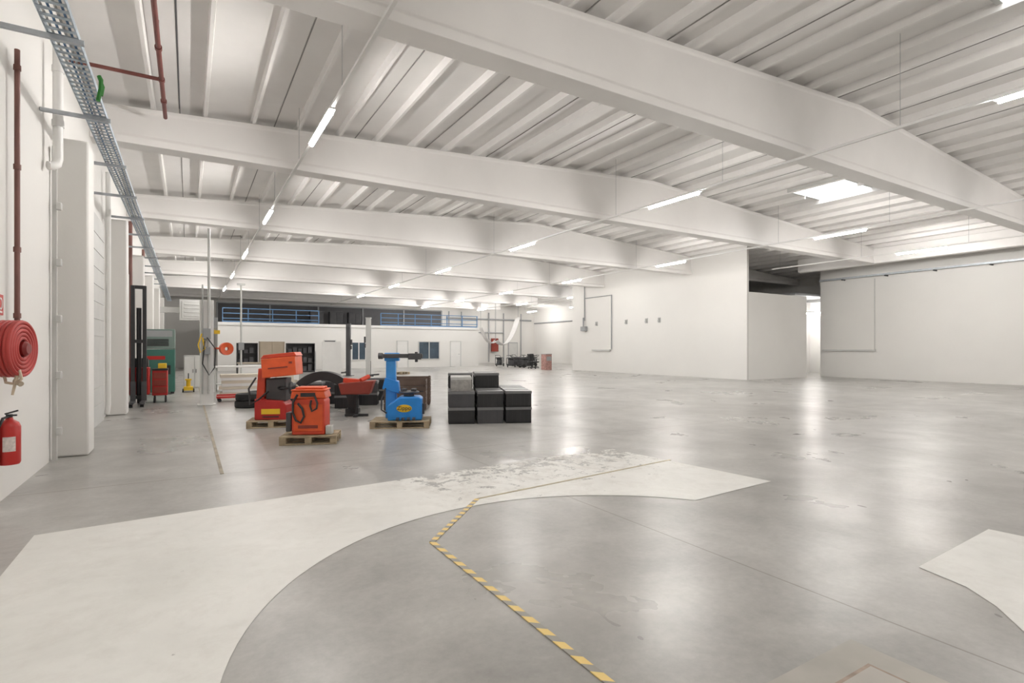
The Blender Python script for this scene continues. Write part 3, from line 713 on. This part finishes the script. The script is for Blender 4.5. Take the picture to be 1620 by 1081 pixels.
m = MB(); m.cyl((0, 0, 0), (0, 0, 4.1), .035); m.cyl((0, 0, 0), (0, 0, .03), .14); m.box((.0, 0, 4.1), (.3, .08, .08)); m.obj('post', M_lgrey, t)
m = MB(); m.box((0, -.09, 1.6), (.2, .1, .3)); m.obj('switch_box', M_grey, t, bevel=.01)

t = thing('pallet_stacker', 'tall narrow black mast pallet stacker by the wall', 'forklift', (-1.14, 17.5, 0), 0)
for x in (-.13, .13): MB().box((x, 0, 1.62), (.09, .14, 3.14)).obj('mast', M_dark, t, bevel=.006)
for z in (.2, 1.7, 3.15): MB().box((0, .0, z), (.3, .08, .09)).obj('cross_member', M_dark, t)
MB().cyl((0, .1, .2), (0, .1, 2.6), .06).obj('lift_cylinder', M_dark, t)
m = MB(); m.box((0, .42, .62), (.46, .5, .75)); m.obj('body', M_red, t, bevel=.03)
MB().prism([(.18, 1.0), (.66, 1.0), (.56, 1.2), (.18, 1.25)], -.2, .2, 'YZ').obj('motor_cover', M_dark, t, bevel=.02)
for x in (-.12, .12):
    m = MB(); m.box((x, -.50, .1), (.12, .8, .04)); m.box((x, -.09, .35), (.12, .04, .55)); m.obj('fork', M_dgrey, t, bevel=.005)
    MB().cyl((x-.04, -.8, .04), (x+.04, -.8, .04), .04).obj('wheel', M_rub, t)
MB().cyl((-.06, .45, .12), (.06, .45, .12), .12).obj('wheel', M_rub, t)
m = MB(); m.tube([(0, .6, 1.1), (0, .85, 1.2), (0, .95, 1.15)], .025); m.box((0, .97, 1.15), (.3, .06, .08)); m.obj('tiller', M_dark, t)
t = thing('tool_trolley', 'red and black wheeled tool trolley', 'trolley', (-.68, 18.1, 0), 0)
m = MB(); m.box((0, 0, .55), (.36, .45, .7)); m.obj('body', M_red, t, bevel=.015)
for z in (.35, .55, .75): MB().box((0, -.235, z), (.30, .02, .16)).obj('drawer', M_mar, t, bevel=.004)
MB().box((0, 0, .92), (.38, .49, .05)).obj('top_tray', M_dark, t)
MB().box((.05, 0, 1.02), (.2, .3, .14)).obj('tool_box', M_yel, t, bevel=.01)
for x in (-.13, .13):
    for y in (-.17, .17): MB().box((x, y, .17), (.03, .04, .08)).obj('caster_fork', M_dark, t); MB().cyl((x-.02, y, .07), (x+.02, y, .07), .07).obj('wheel', M_rub, t)
t = thing('air_compressor', 'tall dark green industrial compressor cabinet with grey top', 'machine', (-.86, 21.6, 0), 0)
m = MB(); m.box((0, 0, .77), (.95, .8, 1.42)); m.obj('body', M_grn, t, bevel=.02)
m = MB(); m.box((0, 0, 1.82), (.95, .78, .66)); m.obj('upper_body', mat('grey_green_enamel', (.20, .27, .24), .45), t, bevel=.02)
for k in range(7): MB().box((.0, -.40, 1.6+k*.035), (.6, .02, .015), rx=.4).obj('vent_slat', M_dgrey, t)
MB().box((0, -.395, 2.0), (.8, .01, .2)).obj('vent_grille', M_grey, t)
MB().box((-.05, -.405, 1.2), (.5, .01, .12)).obj('name_strip', M_red, t)
m = MB(); m.box((.25, -.41, .8), (.2, .02, .3)); m.cyl((.25, -.42, .86), (.25, -.45, .86), .04); m.obj('control_panel', M_dark, t)
for x in (-.4, .4): MB().box((x, 0, .03), (.1, .7, .06)).obj('foot', M_dark, t)
t = thing('storage_cabinet', 'pale grey metal cabinet beside the green machine', 'cabinet', (.2, 24.2, 0))
MB().box((0, 0, .62), (.7, .6, 1.24)).obj('body', M_lgrey, t, bevel=.01)
for x in (-.17, .17):
    d_ = MB().box((x, -.31, .62), (.32, .02, 1.16)).obj('door', M_white, t, bevel=.004)
    MB().box((x*.3, -.33, .65), (.02, .02, .14)).obj('handle', M_dgrey, d_)
t = thing('floor_jack', 'small yellow trolley jack with short black handle', 'jack', (.0, 21.9, 0), 0)
m = MB(); m.box((0, 0, .12), (.28, .6, .12)); m.cyl((0, .1, .15), (0, .1, .4), .07); m.box((0, .1, .42), (.2, .2, .05)); m.obj('body', M_yel, t, bevel=.01)
MB().tube([(0, .2, .2), (0, .4, .5), (0, .5, .62)], .018).obj('handle', M_dark, t)
for x in (-.16, .16):
    for y in (-.22, .22): MB().cyl((x-.02, y, .05), (x+.02, y, .05), .05, seg=14).obj('wheel', M_rub, t)

# ------------------------------------------------------------ cabinets by the office
def shelf_unit(x0, x1, y, h, m_, lab_, glassy=False):
    w_ = x1-x0; t = thing('storage_cabinet', lab_, 'cabinet', ((x0+x1)/2, y, 0))
    m = MB(); m.box((-w_/2+.02, 0, h/2), (.04, .45, h)); m.box((w_/2-.02, 0, h/2), (.04, .45, h)); m.box((0, .2, h/2), (w_-.08, .03, h)); m.box((0, 0, h-.02), (w_-.08, .45, .04)); m.box((0, 0, .05), (w_-.08, .45, .1)); m.obj('body', m_, t)
    k = max(2, round(w_/.6))
    if not glassy:
        for i in range(k):
            cw = (w_-.08)/k
            d_ = MB().box((-w_/2+.04+cw*(i+.5), -.22, h/2+.03), (cw-.015, .02, h-.16)).obj('door', m_, t, bevel=.003)
            MB().box((-w_/2+.04+cw*(i+.5)+(cw*.35 if i % 2 == 0 else -cw*.35), -.24, h/2), (.02, .02, .15)).obj('handle', M_steel, d_)
    else:
        for z in (h*.33, h*.66): MB().box((0, 0, z), (w_-.08, .42, .03)).obj('shelf', m_, t)
        for z in (.1, h*.33+.015, h*.66+.015):
            x = -w_/2+.2
            while x < w_/2-.2:
                hh = random.uniform(.2, .4); MB().box((x, 0, z+hh/2), (.22, .3, hh)).obj('stored_box', M_dgrey, t); x += .3
    return t
shelf_unit(2.5, 3.65, 36.5, 1.85, M_dark, 'black open shelving filled with dark goods', True)
shelf_unit(3.75, 5.2, 36.6, 1.95, M_tan, 'tan laminate cupboard with closed doors')
shelf_unit(5.3, 7.0, 36.5, 1.85, M_dark, 'black open shelving filled with dark goods', True)
t = thing('work_bench', 'long white low workbench with closed panels', 'bench', (3.3, 28, 0))
m = MB(); m.box((0, 0, .4), (2.6, .7, .8)); m.obj('body', M_white, t, bevel=.01)
MB().box((0, 0, .83), (2.7, .8, .05)).obj('bench_top', M_tan, t, bevel=.006)
MB().box((0, 0, .95), (.9, .06, 1.8)).box((-.35, 0, .03), (.06, .5, .06)).box((.35, 0, .03), (.06, .5, .06)).obj('screen_panel', M_white, loc=(6.1, 27.5, 0), bevel=.008, label='white freestanding screen panel', category='screen')

def lift(loc, rz, m_, lab_, h=3.0, mc=None):
    t = thing('lift_column', lab_, 'car lift', loc, rz, 'vehicle lift columns')
    m = MB(); m.prism([(-.11, -.10), (.11, -.10), (.11, -.06), (-.06, -.06), (-.06, .06), (.11, .06), (.11, .10), (-.11, .10)], .03, h, 'XY'); m.box((0, 0, h+.02), (.26, .24, .04)); m.obj('column', m_, t, bevel=.005)
    MB().box((0, 0, .015), (.5, .5, .03)).obj('base_plate', M_dgrey, t)
    m = MB(); m.box((.06, 0, .55), (.11, .11, .7)); m.obj('carriage', M_dark, t)
    for s_ in (-1, 1): MB().box((.22, s_*.35, .2), (.08, .7, .08), rz=s_*-.4).obj('lifting_arm', M_dark, t)
    m = MB(); m.cyl((-.16, 0, h*.6), (-.16, 0, h*.6+.3), .06); m.box((-.13, 0, h*.55), (.1, .12, .2)); m.obj('motor', mc or M_dgrey, t)
M_dpost = mat('charcoal_paint', (.07, .07, .075), .5, var=.1)
lift((7.62, 26.4, 0), -.5, M_lgrey, 'pale grey vehicle lift column with dark motor', 3.0)
lift((7.55, 30.0, 0), 2.6, M_dpost, 'charcoal vehicle lift column with bolted base plate', 2.85)
pallet((10.6, 30.6, 0), .1, (1.1, .8), 'wooden pallet lying near the office block')
for x, y in ((7.3, 39.8), (7.65, 39.9)):
    t = thing('gas_cylinder', 'grey gas cylinder standing by the office wall', 'gas cylinder', (x, y, 0), 0, 'gas cylinders')
    MB().lathe([(0, 0), (.11, 0), (.115, .02), (.115, 1.2), (.09, 1.32), (.04, 1.38), (0, 1.38)], (0, 0, 0), seg=20).obj('bottle', M_grey, t)
    MB().cyl((0, 0, 1.37), (0, 0, 1.48), .03, seg=10).obj('valve', M_steel, t)

# ------------------------------------------------------------ far corner
def drape(p0, p1, sag, wd, lab_):
    n_, k = 28, 8; vs = []; p0 = Vector(p0); p1 = Vector(p1)
    for i in range(n_+1):
        u = i/n_; c = p0.lerp(p1, u); c.z -= sag*4*u*(1-u)
        for j in range(k+1):
            v = j/k; vs.append((c.x, c.y+(v-.5)*wd, c.z+.05*math.sin(v*9+u*4)-.15*(v*(1-v))))
    fs = [(i*(k+1)+j, (i+1)*(k+1)+j, (i+1)*(k+1)+j+1, i*(k+1)+j+1) for i in range(n_) for j in range(k)]
    m = MB(); m.add(vs, fs); o = m.obj('hanging_sheet', M_cloth, label=lab_, category='fabric', group='hanging sheets')
    so = o.modifiers.new('s', 'SOLIDIFY'); so.thickness = .02
drape((25.0, 44.5, 2.3), (27.8, 45.0, 4.6), 1.3, .9, 'white sheet hanging in a sagging curve from the roof')
drape((22.6, 43.0, 3.4), (24.2, 43.2, 2.2), .6, .6, 'small white sheet hanging near the corner of the office')
for p in ((27.8, 45.0, 4.6), (25.0, 44.5, 2.3), (24.2, 43.2, 2.2), (22.6, 43.0, 3.4)):
    MB().cyl(p, (p[0], p[1], zr(p[0])), .015, seg=6).obj('hanging_rope', M_grey, label='thin rope holding up a white sheet', category='rope')
m = MB()
for x in (22.6, 24.0, 27.2, 29.0, 31.2):
    m.tube([(x, 49.9, 0.1), (x, 49.9, 5.3)], .06, 8)
m.tube([(22.3, 49.85, 4.6), (32.5, 49.85, 4.6)], .08, 8); m.tube([(22.3, 49.85, 3.2), (29, 49.85, 3.2)], .05, 8)
m.tube([(32.9, 34, 4.3), (32.9, 49.8, 4.3)], .07, 8)
m.obj('pipework', M_grey, label='grey pipes running over the far white wall', category='pipe')
MB().bx((27.4, 49.6, 1.2), (28.2, 49.8, 2.6)).obj('electrical_cabinet', M_mar, bevel=.01, label='dark red wall cabinet on the far wall', category='cabinet')
for i, (a, b) in enumerate(((23.0, 24.0), (29.6, 30.8))):
    m = MB(); m.bx((a, 49.94, 0), (b, 50, 2.2)); m.bx((a+.08, 49.92, .1), (b-.08, 49.94, 2.1), 1); m.cyl((b-.15, 49.9, 1), (b-.25, 49.9, 1), .015, mi=0); m.obj('door_%d' % (8+i), [M_grey, M_lgrey], **ST)
def gen():
    t = thing('portable_generator', 'low dark wheeled generator in tubular frame', 'machine', (0, 0, 0), 0, 'dark machines in the far corner')
    m = MB()
    for y in (-.25, .25): m.tube([(-.45, y, .15), (-.45, y, .75), (.45, y, .75), (.45, y, .15), (-.45, y, .15)], .025)
    for x in (-.45, .45): m.tube([(x, -.25, .75), (x, .25, .75)], .025); m.tube([(x, -.25, .15), (x, .25, .15)], .025)
    m.obj('frame', M_dark, t)
    m = MB(); m.box((-.12, 0, .38), (.4, .4, .4)); m.cyl((.1, 0, .38), (.38, 0, .38), .17); m.obj('engine', M_dgrey, t, bevel=.02)
    MB().box((0, 0, .66), (.6, .4, .14)).obj('fuel_tank', M_dark, t, bevel=.04)
    for y in (-.3, .3): MB().cyl((-.3, y-.03, .14), (-.3, y+.03, .14), .14).obj('wheel', M_rub, t)
    m = MB(); m.tube([(.45, -.2, .7), (.75, -.2, .95), (.75, .2, .95), (.45, .2, .7)], .02); m.obj('handle', M_dark, t)
    return t
gn = gen(); gn.location = (22.9, 36.0, 0)
for i, (x, y, r) in enumerate(((24.0, 36.9, .5), (22.4, 37.4, 1.2), (23.6, 38.1, 2.4), (25.0, 38.4, 3.3), (24.4, 39.6, .3), (22.6, 39.6, 4), (26, 39.9, 5), (25.4, 41.0, 1.7))):
    dup(gn, (x, y, 0), r)
def chair():
    t = thing('office_chair', 'black swivel office chair in the far corner', 'chair', (0, 0, 0), 0, 'black office chairs')
    m = MB(); m.box((0, 0, .48), (.5, .5, .09)); m.obj('seat', M_rub, t, bevel=.03)
    m = MB(); m.prism([(.2, .6), (.26, .6), (.34, 1.1), (.28, 1.12)], -.23, .23, 'YZ'); m.box((0, .25, .55), (.06, .04, .2)); m.obj('backrest', M_rub, t, bevel=.02)
    m = MB(); m.cyl((0, 0, .1), (0, 0, .44), .03)
    for k in range(5):
        a_ = k*2*PI/5; m.box((.15*math.cos(a_), .15*math.sin(a_), .1), (.3, .04, .04), rz=a_)
    m.obj('base', M_dark, t)
    for k in range(5):
        a_ = k*2*PI/5; MB().cyl((.29*math.cos(a_)-.02, .29*math.sin(a_), .04), (.29*math.cos(a_)+.02, .29*math.sin(a_), .04), .04, seg=10).obj('caster', M_dark, t)
    for s_ in (-1, 1): MB().tube([(s_*.25, .05, .5), (s_*.29, .05, .68), (s_*.29, -.2, .7)], .02).obj('armrest', M_dark, t)
    return t
ch = chair(); ch.location = (22.2, 33.9, 0); ch.rotation_euler = (0, 0, 1.4)
dup(ch, (22.9, 34.6, 0), .4)
for i, (x, y) in enumerate(((21.9, 31.6), (22.4, 32.3))):
    m = MB(); m.box((0, 0, .55), (.5, .6, 1.1)); m.box((0, -.31, .8), (.4, .02, .3), 1); m.box((0, 0, 1.12), (.54, .64, .04), 1)
    m.obj('storage_bin', [mat('mottled_red', (.45, .25, .22), .6, var=.6, scale=14), M_grey], loc=(x, y, 0), bevel=.01, label='waist high red and white patterned container', category='container')
